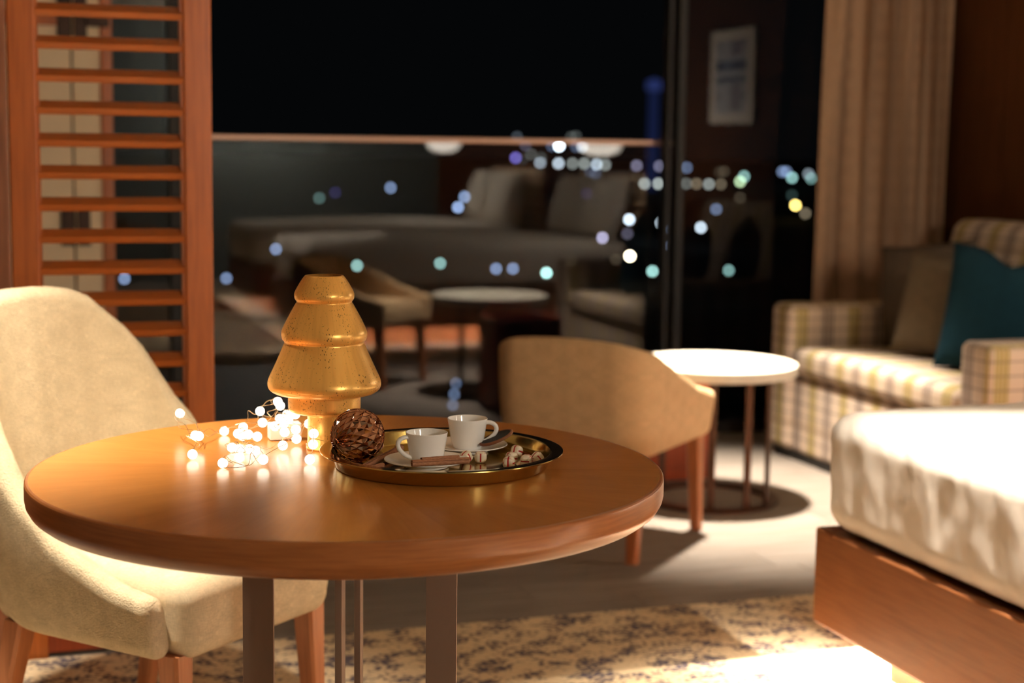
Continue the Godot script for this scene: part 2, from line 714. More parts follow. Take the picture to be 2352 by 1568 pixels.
func city() -> void:
	var g := MB.new()
	g.box(Vector3(-3000, -24.5, -3400), Vector3(3400, -24, -12))
	struct("ground", g, M.ground, "dark land of the night city far below the window", "ground")
	var tint := [Color(0.40, 0.50, 0.60), Color(0.72, 0.87, 1.0), Color(0.42, 0.60, 1.0), Color(0.62, 0.70, 0.66), Color(0.66, 0.54, 0.36), Color(0.60, 0.58, 0.86),
		Color(0.30, 0.26, 1.0), Color(0.48, 0.92, 0.86), Color(0.66, 0.95, 0.55), Color(1.0, 0.74, 0.20), Color(1.0, 0.88, 0.62)]
	var words := ["dim grey", "white", "pale blue", "greenish white", "dim brownish", "lilac grey", "violet", "turquoise", "lime green", "amber", "warm white"]
	var own := {
		3: "violet city light at the left end of the bright row along the far shore", 8: "brightest white city light just beneath the handrail",
		20: "faint violet city light alone below the row on the far shore", 33: "turquoise city light, upper of the overlapping green pair beyond the right pane",
		34: "lime green city light, lower of the overlapping pair beyond the right pane", 41: "large amber city light right beside the curtain",
		44: "pale blue city light touching the underside of a blurred blue one", 45: "blurred blue city light just above a crisp pale blue one",
		46: "bright white city light above the lilac grey one, left of the window post", 47: "lilac grey city light below a bright white one",
		48: "lilac city light left of and lower than the bright white one near the post", 49: "bright white city light half hidden by the window post",
		50: "faint blue city light seen between the two window posts, upper", 51: "pale blue city light seen between the two window posts, lower",
		52: "blazing warm white city light, by far the brightest below the handrail", 55: "bright turquoise white city light over the mirrored side table",
		56: "turquoise city light low beside the window post", 57: "bright white city light alone right of the window post",
		58: "pale blue city light right of the window post, above a brighter white one", 59: "turquoise city light low in the right pane above the side table",
		60: "left one of two blurred blue city lights side by side", 61: "right one of two blurred blue city lights side by side",
		62: "turquoise city light right of the golden tree, level with its top", 63: "pale blue city light alone high above the golden tree",
		64: "dim turquoise city light above the golden tree, left of the lone pale one", 65: "dim violet blue city light beside a dim turquoise one",
		66: "pale blue city light left of the golden tree's top", 67: "turquoise city light just above the golden tree's shoulder",
		68: "pale blue city light beside the wooden screen's edge", 69: "pale blue city light seen between two wooden louvers"}
	# azimuth and elevation in degrees as seen from the room, colour, brightness
	var spots := [[18.39, 0.349, 0, 0.25], [18.69, 0.061, 5, 0.25], [18.90, -0.258, 3, 0.25], [18.35, -0.383, 6, 0.6], [18.60, -0.427, 3, 0.15], [19.22, -0.548, 1, 0.55], [19.25, -0.365, 3, 0.2], [19.63, 0.044, 2, 0.3], [19.88, 0.053, 1, 1.6],
		[19.87, -0.557, 1, 0.8], [20.36, -0.558, 3, 0.5], [20.78, -0.557, 3, 0.55], [21.22, -0.581, 1, 0.7], [21.52, -0.589, 3, 0.5], [20.47, 0.405, 3, 0.2], [20.30, 0.374, 3, 0.2], [20.48, 0.036, 2, 0.3], [20.71, 0.039, 1, 0.6],
		[21.00, -0.833, 2, 0.2], [21.19, -0.892, 2, 0.25], [20.88, -1.614, 6, 0.15], [22.63, -0.604, 5, 0.45], [23.42, -0.610, 5, 0.4], [23.59, -0.600, 2, 0.5], [22.92, -1.232, 3, 0.65], [23.40, -1.225, 3, 0.65],
		[24.39, -0.650, 2, 0.4], [24.75, -1.210, 4, 0.4], [25.18, -1.217, 3, 0.55], [25.60, -1.212, 4, 0.35], [24.39, -1.211, 3, 0.35], [25.54, -0.786, 4, 0.15], [25.70, -0.766, 4, 0.2], [26.40, -0.926, 7, 0.6],
		[26.27, -1.111, 8, 0.75], [26.28, -1.674, 4, 0.2], [27.72, -0.740, 2, 0.45], [27.86, -0.738, 2, 0.45], [28.06, -0.946, 7, 0.65], [28.62, -0.809, 1, 0.4], [28.72, -0.959, 7, 0.45], [28.21, -1.907, 9, 1.3],
		[28.56, -2.181, 4, 0.4], [28.08, -1.560, 7, 0.15], [16.32, -2.153, 2, 0.8], [16.55, -1.781, 2, 0.65], [22.41, -2.504, 1, 1.1], [22.35, -3.005, 5, 0.3], [21.47, -3.166, 5, 0.8], [23.55, -2.604, 1, 0.9],
		[23.94, -2.833, 2, 0.35], [23.95, -3.409, 2, 0.6], [22.46, -3.798, 10, 2.0], [21.97, -3.915, 4, 0.2], [20.39, -3.971, 4, 0.12], [19.50, -4.441, 7, 1.1], [23.27, -4.324, 7, 0.85], [24.94, -2.744, 1, 0.9],
		[25.46, -2.090, 2, 0.45], [25.96, -4.233, 7, 0.55], [17.70, -4.316, 2, 0.6], [18.30, -4.309, 2, 0.6], [15.70, -4.145, 7, 0.65], [13.93, -1.487, 2, 0.55], [11.42, -1.878, 7, 0.3], [11.98, -1.675, 6, 0.2],
		[9.90, -3.678, 2, 0.6], [12.75, -4.250, 7, 0.7], [8.17, -4.703, 2, 0.55], [4.68, -4.703, 2, 0.6], [16.30, -8.410, 2, 0.35], [16.24, -8.798, 2, 0.4], [16.19, -9.185, 2, 0.35]]
	var ball := MB.new()
	var prof := []
	for k in 9:
		prof.append(Vector2(sin(PI * k / 8.0), cos(PI * k / 8.0)))
	ball.lathe(prof, 14)
	var ball_mesh := ball.mesh(80)
	var stick := MB.new()
	stick.lathe([Vector2(0.0, 0.0), Vector2(1.0, 0.0), Vector2(0.7, 1.0), Vector2(0.0, 1.0)], 6)
	var stick_mesh := stick.mesh()
	var look := {}
	for i in spots.size():
		var s: Array = spots[i]
		var down := tan(deg_to_rad(-s[1]))
		var far := minf(1600.0 - float(i * 97 % 800), 20.0 / maxf(down, 0.001))
		var y := 1.25 - far * down
		var a := deg_to_rad(s[0])
		var c: int = s[2]
		var label: String = own.get(i, "")
		var group := ""
		if i >= 70:
			label = "%s soft blue city light of the short column behind the white cups" % ["topmost", "middle", "lowest"][i - 70]
			group = "column of blue lights behind the cups"
		elif not label:
			var bay: bool = s[0] < 24.0
			var band := 0 if s[1] > 0.2 else 1 if s[1] > -0.1 else 2 if s[1] > -0.7 else 3 if s[1] > -1.05 else 4 if s[1] > -1.3 else 5
			var nth := 0
			for k in spots.size():
				var q: Array = spots[k]
				var other := 0 if q[1] > 0.2 else 1 if q[1] > -0.1 else 2 if q[1] > -0.7 else 3 if q[1] > -1.05 else 4 if q[1] > -1.3 else 5
				if other == band and (q[0] < 24.0) == bay and (q[0] < s[0] or (q[0] == s[0] and k < i)) and k < 70:
					nth += 1
			var ordinal: String = ["first", "second", "third", "fourth", "fifth", "sixth", "seventh", "eighth", "ninth", "tenth", "eleventh", "twelfth", "thirteenth", "fourteenth", "fifteenth", "sixteenth", "seventeenth", "eighteenth"][mini(nth, 17)]
			var row: String = ["just above the handrail", "right under the handrail", "of the long row", "under the long row", "of the lowest row", "low over dark land"][band]
			label = "%s city light, %s from left %s%s" % [words[c], ordinal, row, "" if bay else ", right pane"]
			group = "city lights on the far shore"
		var o := thing("street_lamp", label, "city light", Vector3(far * sin(a), -24.0, -far * cos(a)), 0.0, group)
		var r := far * 0.0012
		var key := "%d %.2f" % [c, s[3]]
		if not look.has(key):
			look[key] = glow(tint[c].linear_to_srgb(), pow(s[3], 1.9) * 12.0)
		var b := hang("lamp_globe", ball_mesh, look[key], o)
		b.position.y = y + 24.0
		b.scale = Vector3.ONE * r
		var p := hang("pole", stick_mesh, M.pole, o)
		p.scale = Vector3(r * 0.12, maxf(0.5, y + 24.0 - r), r * 0.12)
	# the floodlit tower on the skyline
	var ta := deg_to_rad(23.18)
	var tw := thing("radio_tower", "slender blue-lit tower rising on the skyline beyond the open bay", "tower", Vector3(1000 * sin(ta), -24.0, -1000 * cos(ta)))
	var sh := MB.new()
	sh.lathe([Vector2(0, 0), Vector2(3.4, 0), Vector2(3.0, 62.0), Vector2(0, 62.0)], 10)
	part("lit_shaft_light", sh, glow(Color(0.05, 0.08, 0.30).linear_to_srgb(), 0.13), tw)
	var hd := MB.new()
	hd.lathe([Vector2(0, 60.0), Vector2(4.6, 61.0), Vector2(4.6, 66.0), Vector2(0, 68.0)], 12)
	part("head_light", hd, glow(Color(0.07, 0.11, 0.42).linear_to_srgb(), 0.25), tw)


func louver_screen() -> void:
	# a sliding screen of wooden louvers in front of the left window
	var o := thing("louver_screen", "tall wooden louvered screen standing left of the window", "screen", Vector3(0, 0, -3.97))
	for s in [[0.066, 0.129], [0.469, 0.535]]:
		var b := MB.new()
		b.rbox(Vector3((s[0] + s[1]) / 2, 1.19, 0), Vector3(s[1] - s[0], 2.38, 0.05), 0.004, 2)
		part("stile", b, M.screen_y, o)
		var g := MB.new()
		var gx: float = s[1] - 0.001 if s[0] < 0.2 else s[0] - 0.007
		g.box(Vector3(gx, 0.4, -0.016), Vector3(gx + 0.008, 2.3, 0.016))
		part("stile_bead", g, M.screen_y, o)
	var slat := MB.new()
	slat.rbox(Vector3.ZERO, Vector3(0.344, 0.019, 0.042), 0.004, 1)
	slat.move(Transform3D(Basis(Vector3.RIGHT, deg_to_rad(28)), Vector3.ZERO))
	var sm := slat.mesh()
	var y := 2.27
	while y > 0.42:
		var p := hang("slat", sm, M.screen_x, o)
		p.position = Vector3(0.299, 1.329 + (round((y - 1.329) / 0.0757)) * 0.0757, 0)
		y -= 0.0757
	for s in [[0.30, 0.40], [2.31, 2.38]]:
		var b := MB.new()
		b.rbox(Vector3(0.299, (s[0] + s[1]) / 2, 0), Vector3(0.342, s[1] - s[0], 0.046), 0.003, 1)
		part("rail", b, M.screen_x, o)
	var k := MB.new()
	k.box(Vector3(0.128, 0.012, -0.012), Vector3(0.47, 0.31, 0.012))
	part("kick_panel", k, M.bin, o)
	# fixed wooden wall leaf beside it
	var w := MB.new()
	w.rbox(Vector3(-1.07, 1.2, -3.975), Vector3(2.268, 2.4, 0.09), 0.005, 2)
	struct("wall_partition", w, M.partition, "flat wooden partition at the left edge beside the louvered screen", "wall")


func folding_shutter() -> void:
	var o := thing("folding_shutter", "cream folding shutter with a wooden edge and dark iron hinges, behind the louvers", "shutter", Vector3(0, 0, -6.2))
	for s in [[0.05, 0.3265], [0.3335, 0.431]]:
		var b := MB.new()
		b.rbox(Vector3((s[0] + s[1]) / 2, 1.19, 0), Vector3(s[1] - s[0], 2.34, 0.03), 0.003, 1)
		part("shutter_panel", b, M.cream, o)
	var e := MB.new()
	e.rbox(Vector3(0.4525, 1.19, 0), Vector3(0.043, 2.36, 0.045), 0.003, 1)
	part("edge_stile", e, M.screen_y, o)
	var r := MB.new()
	r.box(Vector3(0.06, 1.668, 0.01), Vector3(0.28, 1.722, 0.022))
	part("cross_rail", r, M.screen_x, o)
	for y in [1.70, 0.945, 0.20]:
		for x in [0.283, 0.342]:
			var h := MB.new()
			h.rbox(Vector3(x + 0.021, y, 0.02), Vector3(0.047, 0.16, 0.012), 0.002, 1)
			part("hinge_leaf", h, M.iron, o)
	var t := MB.new()
	t.rbox(Vector3(0.425, 1.69, 0.03), Vector3(0.082, 0.045, 0.02), 0.003, 1)
	part("latch", t, M.iron, o)


func curtain() -> void:
	var o := MB.new()
	var P := []
	var back := []
	for i in 25:
		var h := 2.39 - 2.36 * i / 24.0
		var row := PackedVector3Array()
		var rb := PackedVector3Array()
		for j in 161:
			var s := j / 160.0
			var ph := TAU * (2.2 * s + 4.6 * s * s)
			var left := 3.475 - 0.045 * (1.0 - h / 2.4) - 0.02 * sin(PI * h / 2.4)
			var x := left + (4.095 - left) * s + 0.012 * sin(ph * 2.0 + 1.0)
			var z := -6.24 + (0.05 - 0.012 * s) * sin(ph + 0.25 * sin(h * 2.0)) + 0.012 * sin(ph * 2.3 + h)
			row.append(Vector3(x, h, z))
			rb.append(Vector3(x, h, z - 0.004))
		P.append(row)
		back.append(rb)
	o.grid(P)
	back.reverse()
	o.grid(back)
	var n := hang("curtain", o.mesh(60), M.curtain, self)
	n.name = numbered("floor_length_curtain")
	tag(n, "taupe floor-length curtain gathered in deep folds behind the plaid sofa", "curtain")


func rug() -> void:
	var o := thing("area_rug", "beige rug speckled with dark navy under the dining table and bed", "rug", Vector3(0, 0, 0))
	var b := MB.new()
	b.rbox(Vector3(1.75, 0.004, -1.5), Vector3(4.3, 0.008, 4.86), 0.003, 1)
	part("pile", b, M.rug, o)


func sofa() -> void:
	var o := thing("sofa", "small plaid two-seat sofa with box arms against the dark wall", "sofa", Vector3(3.09, 0, -5.18))
	var base := MB.new()
	base.rbox(Vector3(0.5, 0.195, 0), Vector3(0.96, 0.31, 1.2), 0.015, 2)
	part("base", base, M.plaid, o)
	var seat := MB.new()
	seat.rbox(Vector3(0.35, 0.405, 0), Vector3(0.7, 0.11, 1.17), 0.04, 4, Vector3i(6, 1, 8), func(p): return p + Vector3(0, 0.012 * (1.0 - pow(p.z / 0.6, 2.0)) if p.y > 0.4 else 0.0, 0))
	part("seat_cushion", seat, M.plaid, o)
	for s in [-1.0, 1.0]:
		var a := MB.new()
		a.rbox(Vector3(0.5, 0.335, s * 0.675), Vector3(1.0, 0.59, 0.17), 0.03, 3)
		part("arm", a, M.plaid, o)
	var bk := MB.new()
	bk.rbox(Vector3(0.79, 0.66, 0), Vector3(0.2, 0.62, 1.5), 0.05, 4, Vector3i(1, 4, 6), func(p): return p + Vector3((p.y - 0.4) * 0.26, 0, 0))
	part("backrest", bk, M.plaid, o)
	var pl := MB.new()
	pl.box(Vector3(0.03, 0.0, -0.72), Vector3(0.94, 0.045, 0.72))
	part("plinth", pl, M.dark, o)
	cushion("grey brown scatter cushion at the far end of the sofa", M.grey_cushion, Vector3(3.60, 0.685, -5.57), -60.0, -10.0, 0.42, 0.0, 8.0)
	cushion("pale taupe scatter cushion in the middle of the sofa", M.pale_cushion, Vector3(3.48, 0.668, -5.24), -56.0, -14.0, 0.40, 0.0, -5.0)
	cushion("dark teal scatter cushion with a dented top at the near end of the sofa", M.teal_cushion, Vector3(3.46, 0.69, -4.86), -52.0, -14.0, 0.46, 0.06, -3.0)


func pillow_mesh(size: Vector3, dent := 0.0) -> MB:
	var m := MB.new()
	for side in [-1.0, 1.0]:
		var P := []
		for i in 19:
			var row := PackedVector3Array()
			for j in 19:
				var u := i / 9.0 - 1.0
				var w := j / 9.0 - 1.0
				u = signf(u) * pow(absf(u), 0.85)
				w = signf(w) * pow(absf(w), 0.85)
				var fat := pow(maxf(0.0, (1.0 - u * u) * (1.0 - w * w)), 0.36)
				var x := size.x / 2 * u * (1.0 - 0.05 * (1.0 - w * w) * absf(u))
				var y := size.y / 2 * w * (1.0 - 0.05 * (1.0 - u * u) * absf(w))
				if dent > 0.0 and w > 0.0:
					y -= dent * exp(-u * u * 9.0) * w * w
				row.append(Vector3(x, y, side * size.z / 2 * fat))
			if side < 0:
				row.reverse()
			P.append(row)
		m.grid(P)
	return m


func cushion(label: String, material: Material, at: Vector3, turn: float, lean: float, size: float, dent: float, roll: float) -> void:
	var n := hang("scatter_cushion", pillow_mesh(Vector3(size, size, 0.19), dent).mesh(70), material, self)
	n.name = numbered("scatter_cushion")
	n.transform = Transform3D(Basis(Vector3.UP, deg_to_rad(turn)) * Basis(Vector3.RIGHT, deg_to_rad(lean)) * Basis(Vector3.BACK, deg_to_rad(roll)), at)
	tag(n, label, "cushion", "scatter cushions on the plaid sofa")


func beds() -> void:
	var bumps := noise(77, 5.0, 3)
	var fine := noise(78, 14.0, 2)
	var names := ["nearer bed by the window", "second bed beyond the gap"]
	for k in 2:
		var zc := -2.71 + 2.1 * k
		var o := thing("platform_bed", ["low wooden bed frame with a recessed plinth beside the dining table", "low wooden frame of the second bed, seen mirrored in the glass"][k], "bed", Vector3(1.884, 0.008, zc), 0.0, "twin beds")
		# a hollow skirt of boards round a plinth, with night-light strips behind the skirt
		var f := MB.new()
		f.rbox(Vector3(0.014, 0.2295, 0), Vector3(0.028, 0.235, 1.3), 0.009, 3)
		for e in [-1.0, 1.0]:
			f.rbox(Vector3(1.08, 0.2295, e * 0.636), Vector3(2.15, 0.235, 0.028), 0.009, 3)
		f.box(Vector3(0.02, 0.32, -0.63), Vector3(2.14, 0.34, 0.63))
		part("frame", f, M.wood_z, o)
		var p := MB.new()
		p.box(Vector3(0.13, 0.0, -0.5), Vector3(2.1, 0.318, 0.5))
		part("plinth", p, M.wood_z, o)
		for e in 3:
			var strip := MB.new()
			strip.box(Vector3(-0.46, -0.006, -0.006), Vector3(0.46, 0.006, 0.006))
			var at: Vector3 = [Vector3(0.122, 0.215, 0), Vector3(0.70, 0.215, -0.508), Vector3(1.62, 0.215, -0.508)][e]
			var out: Vector3 = [Vector3(-1, 0, 0), Vector3(0, 0, -1), Vector3(0, 0, -1)][e]
			var sp := part("night_light_strip", strip, glow(warm, 6.0), o)
			sp.transform = Transform3D(Basis(Vector3.UP, PI / 2 if e == 0 else 0.0), at)
			var al := AreaLight3D.new()
			al.name = "night_light"
			al.area_size = Vector2(0.92, 0.012)
			al.light_energy = 12.0 if e == 0 else 30.0
			al.light_color = warm
			al.shadow_enabled = true
			al.transform = Transform3D(Basis.looking_at((out + Vector3.DOWN * 1.2).normalized(), Vector3.UP), at + out * 0.012)
			o.add_child(al, true)
		var hd := thing("headboard", ["slatted headboard on the wall behind the bed nearer the window", "slatted headboard on the wall behind the second bed"][k], "headboard", Vector3(4.07, 0.0, zc), 0.0, "headboards")
		var hb := MB.new()
		hb.rbox(Vector3(0.085, 0.72, 0), Vector3(0.05, 0.76, 1.32), 0.01, 2)
		part("back_board", hb, M.wood_z, hd)
		for q in 7:
			var sl := MB.new()
			sl.rbox(Vector3(0.05, 0.58 + q * 0.078, 0), Vector3(0.02, 0.045, 1.2), 0.004, 1)
			part("slat", sl, M.cream, hd)
		var d := MB.new()
		d.rbox(Vector3(1.05, 0.491, 0), Vector3(2.10, 0.285, 1.27), 0.065, 6, Vector3i(60, 10, 60), func(q):
			var c := Vector3(1.05, 0.485, 0)
			var out: Vector3 = (q - c) / Vector3(1.04, 0.145, 0.635)
			var on_side := clampf((maxf(absf(out.x), absf(out.z)) - 0.8) * 5.0, 0.0, 1.0)
			var a: float = 0.008 * bumps.get_noise_3d(q.x * 2.4, q.y * 0.5, q.z * 2.4) + 0.004 * fine.get_noise_3d(q.x * 1.5, q.y * 0.5, q.z * 1.5)
			var dir := Vector3(signf(out.x) if absf(out.x) > 0.9 else 0.0, 0, signf(out.z) if absf(out.z) > 0.9 else 0.0)
			var crown := 0.045 * (1.0 - clampf(out.x * out.x, 0, 1)) * (1.0 - clampf(out.z * out.z, 0, 1)) if q.y > 0.5 else 0.0
			return q + dir * a * on_side * 0.9 + Vector3(0, crown + a * 0.25, 0))
		var n := hang("duvet", d.mesh(60), M.sheet, self)
		n.name = numbered("white_duvet")
		n.position = Vector3(1.884, 0.008, zc)
		tag(n, ["white bed linen tucked round the mattress of the nearer bed", "white bed linen on the second bed, seen mirrored in the glass"][k], "bedding", "bedding of the twin beds")
		for s in 2:
			var pl := hang("pillow", pillow_mesh(Vector3(0.6, 0.42, 0.18)).mesh(70), M.sheet, self)
			pl.name = numbered("bed_pillow")
			pl.transform = Transform3D(Basis(Vector3.UP, -PI / 2) * Basis(Vector3.RIGHT, deg_to_rad(-16)), Vector3(3.93, 0.86, zc - 0.31 + 0.62 * s))
			tag(pl, "white pillow on the %s, %s" % [names[k], ["the one closer to the window", "the one farther from the window"][s]], "pillow", "bed pillows")
	# bedside pendants, mirrored in the balustrade
	for q in [[3.6, -3.78, "dome pendant lamp hanging between the sofa and the nearer bed"], [3.5, -0.62, "dome pendant lamp hanging over the head of the second bed"]]:
		var l := thing("pendant_lamp", q[2], "lamp", Vector3(q[0], 2.4, q[1]), 0.0, "bedside pendant lamps")
		var sh := MB.new()
		sh.lathe([Vector2(0, -1.2), Vector2(0.06, -1.195), Vector2(0.115, -1.17), Vector2(0.145, -1.11), Vector2(0.148, -1.07), Vector2(0.13, -1.05), Vector2(0.05, -1.04), Vector2(0.02, -1.02), Vector2(0, -1.02)], 40)
		part("opal_lamp_shade", sh, glow(warm, 8.0), l, 60)
		var cd := MB.new()
		cd.tube([Vector3(0, -1.03, 0), Vector3(0, 0, 0)], [0.004], 8)
		part("cord", cd, M.dark, l)
		var om := OmniLight3D.new()
		om.name = "bulb_light"
		om.light_color = warm
		om.light_energy = 0.45
		om.light_size = 0.06
		om.omni_range = 12.0
		om.omni_attenuation = 2.0
		om.shadow_enabled = true
		om.position.y = -1.11
		l.add_child(om)
	# a glass globe on the back wall
	var sc := thing("wall_sconce", "round opal glass wall lamp on the back wall behind the viewer", "lamp", Vector3(2.4, 1.8, 2.0))
	var pt := MB.new()
	pt.rbox(Vector3(0, 0, -0.02), Vector3(0.12, 0.2, 0.04), 0.005, 2)
	pt.tube([Vector3(0, 0, -0.03), Vector3(0, 0, -0.1)], [0.015], 12)
	part("bracket", pt, M.dark_bronze, sc)
	var gl := MB.new()
	var gp := []
	for i in 17:
		gp.append(Vector2(0.13 * sin(PI * i / 16.0), 0.13 * cos(PI * i / 16.0)))
	gl.lathe(gp, 32, Vector3(0, 0, -0.22))
	part("opal_lamp_globe", gl, glow(warm, 8.0), sc, 80)
	var wl := OmniLight3D.new()
	wl.name = "sconce_light"
	wl.light_color = warm
	wl.light_energy = 4.3
	wl.light_size = 0.12
	wl.omni_range = 14.0
	wl.omni_attenuation = 2.0
	wl.shadow_enabled = true
	wl.position = Vector3(0, 0, -0.22)
	sc.add_child(wl)
	# a framed print on the wall, mirrored in the right pane
	var fr := thing("framed_print", "white framed blue and grey print on the dark wall, mirrored in the right pane", "picture", Vector3(4.182, 1.67, -4.26))
	var bd := MB.new()
	bd.rbox(Vector3(-0.0125, 0, 0), Vector3(0.025, 0.54, 0.56), 0.003, 1)
	part("frame", bd, M.white_frame, fr)
	var pr := MB.new()
	pr.box(Vector3(-0.0275, -0.21, -0.2), Vector3(-0.0255, 0.21, 0.2))
	part("print", pr, M.print, fr)


func side_table() -> void:
	var o := thing("side_table", "round side table with a pale stone top on thin bronze legs", "table", Vector3(2.468, 0, -5.17))
	var t := MB.new()
	t.lathe([Vector2(0, 0.5), Vector2(0.288, 0.5), Vector2(0.295, 0.497), Vector2(0.298, 0.49), Vector2(0.297, 0.463), Vector2(0.292, 0.46), Vector2(0, 0.46)], 72)
	part("tabletop", t, M.stone, o)
	var ring := MB.new()
	ring.lathe([Vector2(0.2, 0.0), Vector2(0.245, 0.0), Vector2(0.245, 0.012), Vector2(0.2, 0.012), Vector2(0.2, 0.0)], 64)
	part("base_ring", ring, M.dark_bronze, o)
	for deg in [-25.0, 9.0, 37.0, 208.0]:
		var a := deg_to_rad(90.0 - deg - 0.0)
		var l := MB.new()
		l.rbox(Vector3(0.2225, 0.236, 0), Vector3(0.01, 0.45, 0.027), 0.002, 1)
		l.move(Transform3D(Basis(Vector3.UP, -a), Vector3.ZERO))
		part("leg", l, M.dark_bronze, o)


func bin() -> void:
	var o := thing("waste_bin", "reddish brown wooden waste bin standing behind the side table", "bin", Vector3(2.47, 0, -5.66))
	var m := MB.new()
	var prof := [Vector2(0.17, 0.0), Vector2(0.17, 0.44), Vector2(0.158, 0.44), Vector2(0.158, 0.012)]
	var rings := []
	for p in [Vector2(0.165, 0.0), Vector2(0.17, 0.004), Vector2(0.17, 0.436), Vector2(0.167, 0.44), Vector2(0.161, 0.44), Vector2(0.158, 0.436), Vector2(0.158, 0.012)]:
		var row := PackedVector3Array()
		for j in 40:
			var t := TAU * j / 40.0
			var c := pow(absf(cos(t)), 0.3) * signf(cos(t))
			var s := pow(absf(sin(t)), 0.3) * signf(sin(t))
			row.append(Vector3(c * p.x, p.y, s * p.x))
		rings.append(row)
	m.skin(rings)
	part("body", m, M.bin, o)
	var b := MB.new()
	b.box(Vector3(-0.1, 0.05, 0.1695), Vector3(0.1, 0.052, 0.1705))
	part("seam", b, M.dark, o)


# the wrap-round shell of a tub chair: front is +z; rim gives the height of its upper edge from the depth z (front to back)
func shell(w: float, front: float, back: float, radius: float, low: float, rim: Callable, lean_back: float, lean_side: float, thick: float) -> MB:
	var plan := []
	for k in 11:
		plan.append([Vector2(-w, front + (back + radius - front) * k / 10.0), Vector2(-1, 0)])
	for k in range(1, 12):
		var a := PI / 2 * k / 12.0
		plan.append([Vector2(-w + radius - radius * cos(a), back + radius - radius * sin(a)), Vector2(-cos(a), -sin(a))])
	for k in 9:
		plan.append([Vector2(lerpf(-w + radius, w - radius, k / 8.0), back), Vector2(0, -1)])
	for k in range(11, 0, -1):
		var q: Array = plan[10 + k]
		plan.append([Vector2(-q[0].x, q[0].y), Vector2(-q[1].x, q[1].y)])
	for k in range(10, -1, -1):
		var q: Array = plan[k]
		plan.append([Vector2(-q[0].x, q[0].y), Vector2(-q[1].x, q[1].y)])
	var sections := []
	var count := plan.size()
	for i in range(-4, count + 4):
		var c := clampi(i, 0, count - 1)
		var p: Vector2 = plan[c][0]
		var n: Vector2 = plan[c][1]
		var h: float = rim.call(p.y, p.x)
		var shrink := 1.0
		var ahead := 0.0
		if i < 0 or i >= count:  # rounded ends
			var e := (-i if i < 0 else i - count + 1) / 4.0
			shrink = sqrt(maxf(0.0, 1.0 - e * e))
			ahead = e * thick * 0.5
		var row := PackedVector3Array()
		var half := thick / 2
		for j in 36:
			# a slim upright loop: up the outside, over the rim, down the inside
			var q: Vector2
			if j < 12:
				q = Vector2(half, lerpf(low + half, h - half, j / 11.0))
			elif j < 18:
				var a := PI * (j - 11) / 7.0
				q = Vector2(half * cos(a), h - half + half * sin(a))
			elif j < 30:
				q = Vector2(-half, lerpf(h - half, low + half, (j - 18) / 11.0))
			else:
				var a := PI + PI * (j - 29) / 7.0
				q = Vector2(half * cos(a), low + half + half * sin(a))
			var mid := (low + h) / 2
			q = Vector2(q.x * shrink, mid + (q.y - mid) * (1.0 if shrink == 1.0 else lerpf(1.0, shrink, 0.25 * half * 8.0 / maxf(0.1, h - low)) * 1.0))
			if shrink == 0.0:
				q.x = 0.0
			var up := maxf(0.0, q.y - low) / 0.65
			var lean := lerpf(lean_side, lean_back, clampf(-n.y, 0, 1)) * pow(up, 1.15) - 0.02 * pow(clampf(1.0 - (q.y - low) / 0.22, 0, 1), 2.0)
			var d := p + n * (q.x + lean)
			row.append(Vector3(d.x, q.y, d.y + ahead))
		sections.append(row)
	var m := MB.new()
	m.skin(sections)
	return m


func tapered_leg(top: Vector3, foot: Vector3, a: float, b: float) -> MB:
	var m := MB.new()
	var P := []
	for k in 5:
		var t := k / 4.0
		var c := top.lerp(foot, t)
		var s := lerpf(a, b, t) / 2
		var e := s * 0.75
		P.append(PackedVector3Array([c + Vector3(-s, 0, -e), c + Vector3(-e, 0, -s), c + Vector3(e, 0, -s), c + Vector3(s, 0, -e), c + Vector3(s, 0, e), c + Vector3(e, 0, s), c + Vector3(-e, 0, s), c + Vector3(-s, 0, e)]))
	m.skin(P)
	return m


func step(x: float, points: Array) -> float:
	for k in points.size() - 1:
		if x <= points[k + 1].x:
			var t := clampf((x - points[k].x) / (points[k + 1].x - points[k].x), 0, 1)
			return lerpf(points[k].y, points[k + 1].y, t * t * (3.0 - 2.0 * t) * 0.35 + t * 0.65)
	return points[-1].y


func dining_chair() -> void:
	var o := thing("dining_chair", "cream upholstered high-back tub chair pushed in at the dining table", "chair", Vector3(0.331, 0.008, -3.24), deg_to_rad(41.1))
	var rim := func(z, x): return step(-z, [Vector2(-0.26, 0.41), Vector2(-0.14, 0.43), Vector2(0.0, 0.49), Vector2(0.1, 0.575), Vector2(0.18, 0.69), Vector2(0.25, 0.85), Vector2(0.28, 0.925), Vector2(0.3, 0.945)])
	part("shell", shell(0.255, 0.2, -0.29, 0.22, 0.295, rim, 0.10, 0.03, 0.055), M.boucle, o, 60)
	var s := MB.new()
	s.rbox(Vector3(0, 0.365, 0.005), Vector3(0.442, 0.155, 0.53), 0.045, 5, Vector3i(6, 1, 6), func(p): return p + Vector3(0, 0.014 * (1.0 - pow(p.x / 0.225, 2.0)) * (1.0 - pow((p.z) / 0.27, 2.0)) if p.y > 0.4 else 0.0, 0))
	part("seat", s, M.linen, o)
	for x in [-1.0, 1.0]:
		part("leg", tapered_leg(Vector3(x * 0.2, 0.3, 0.215), Vector3(x * 0.205, 0.0, 0.23), 0.052, 0.032), M.leg, o)
		part("leg", tapered_leg(Vector3(x * 0.2, 0.3, -0.19), Vector3(x * 0.215, 0.0, -0.26), 0.052, 0.032), M.leg, o)


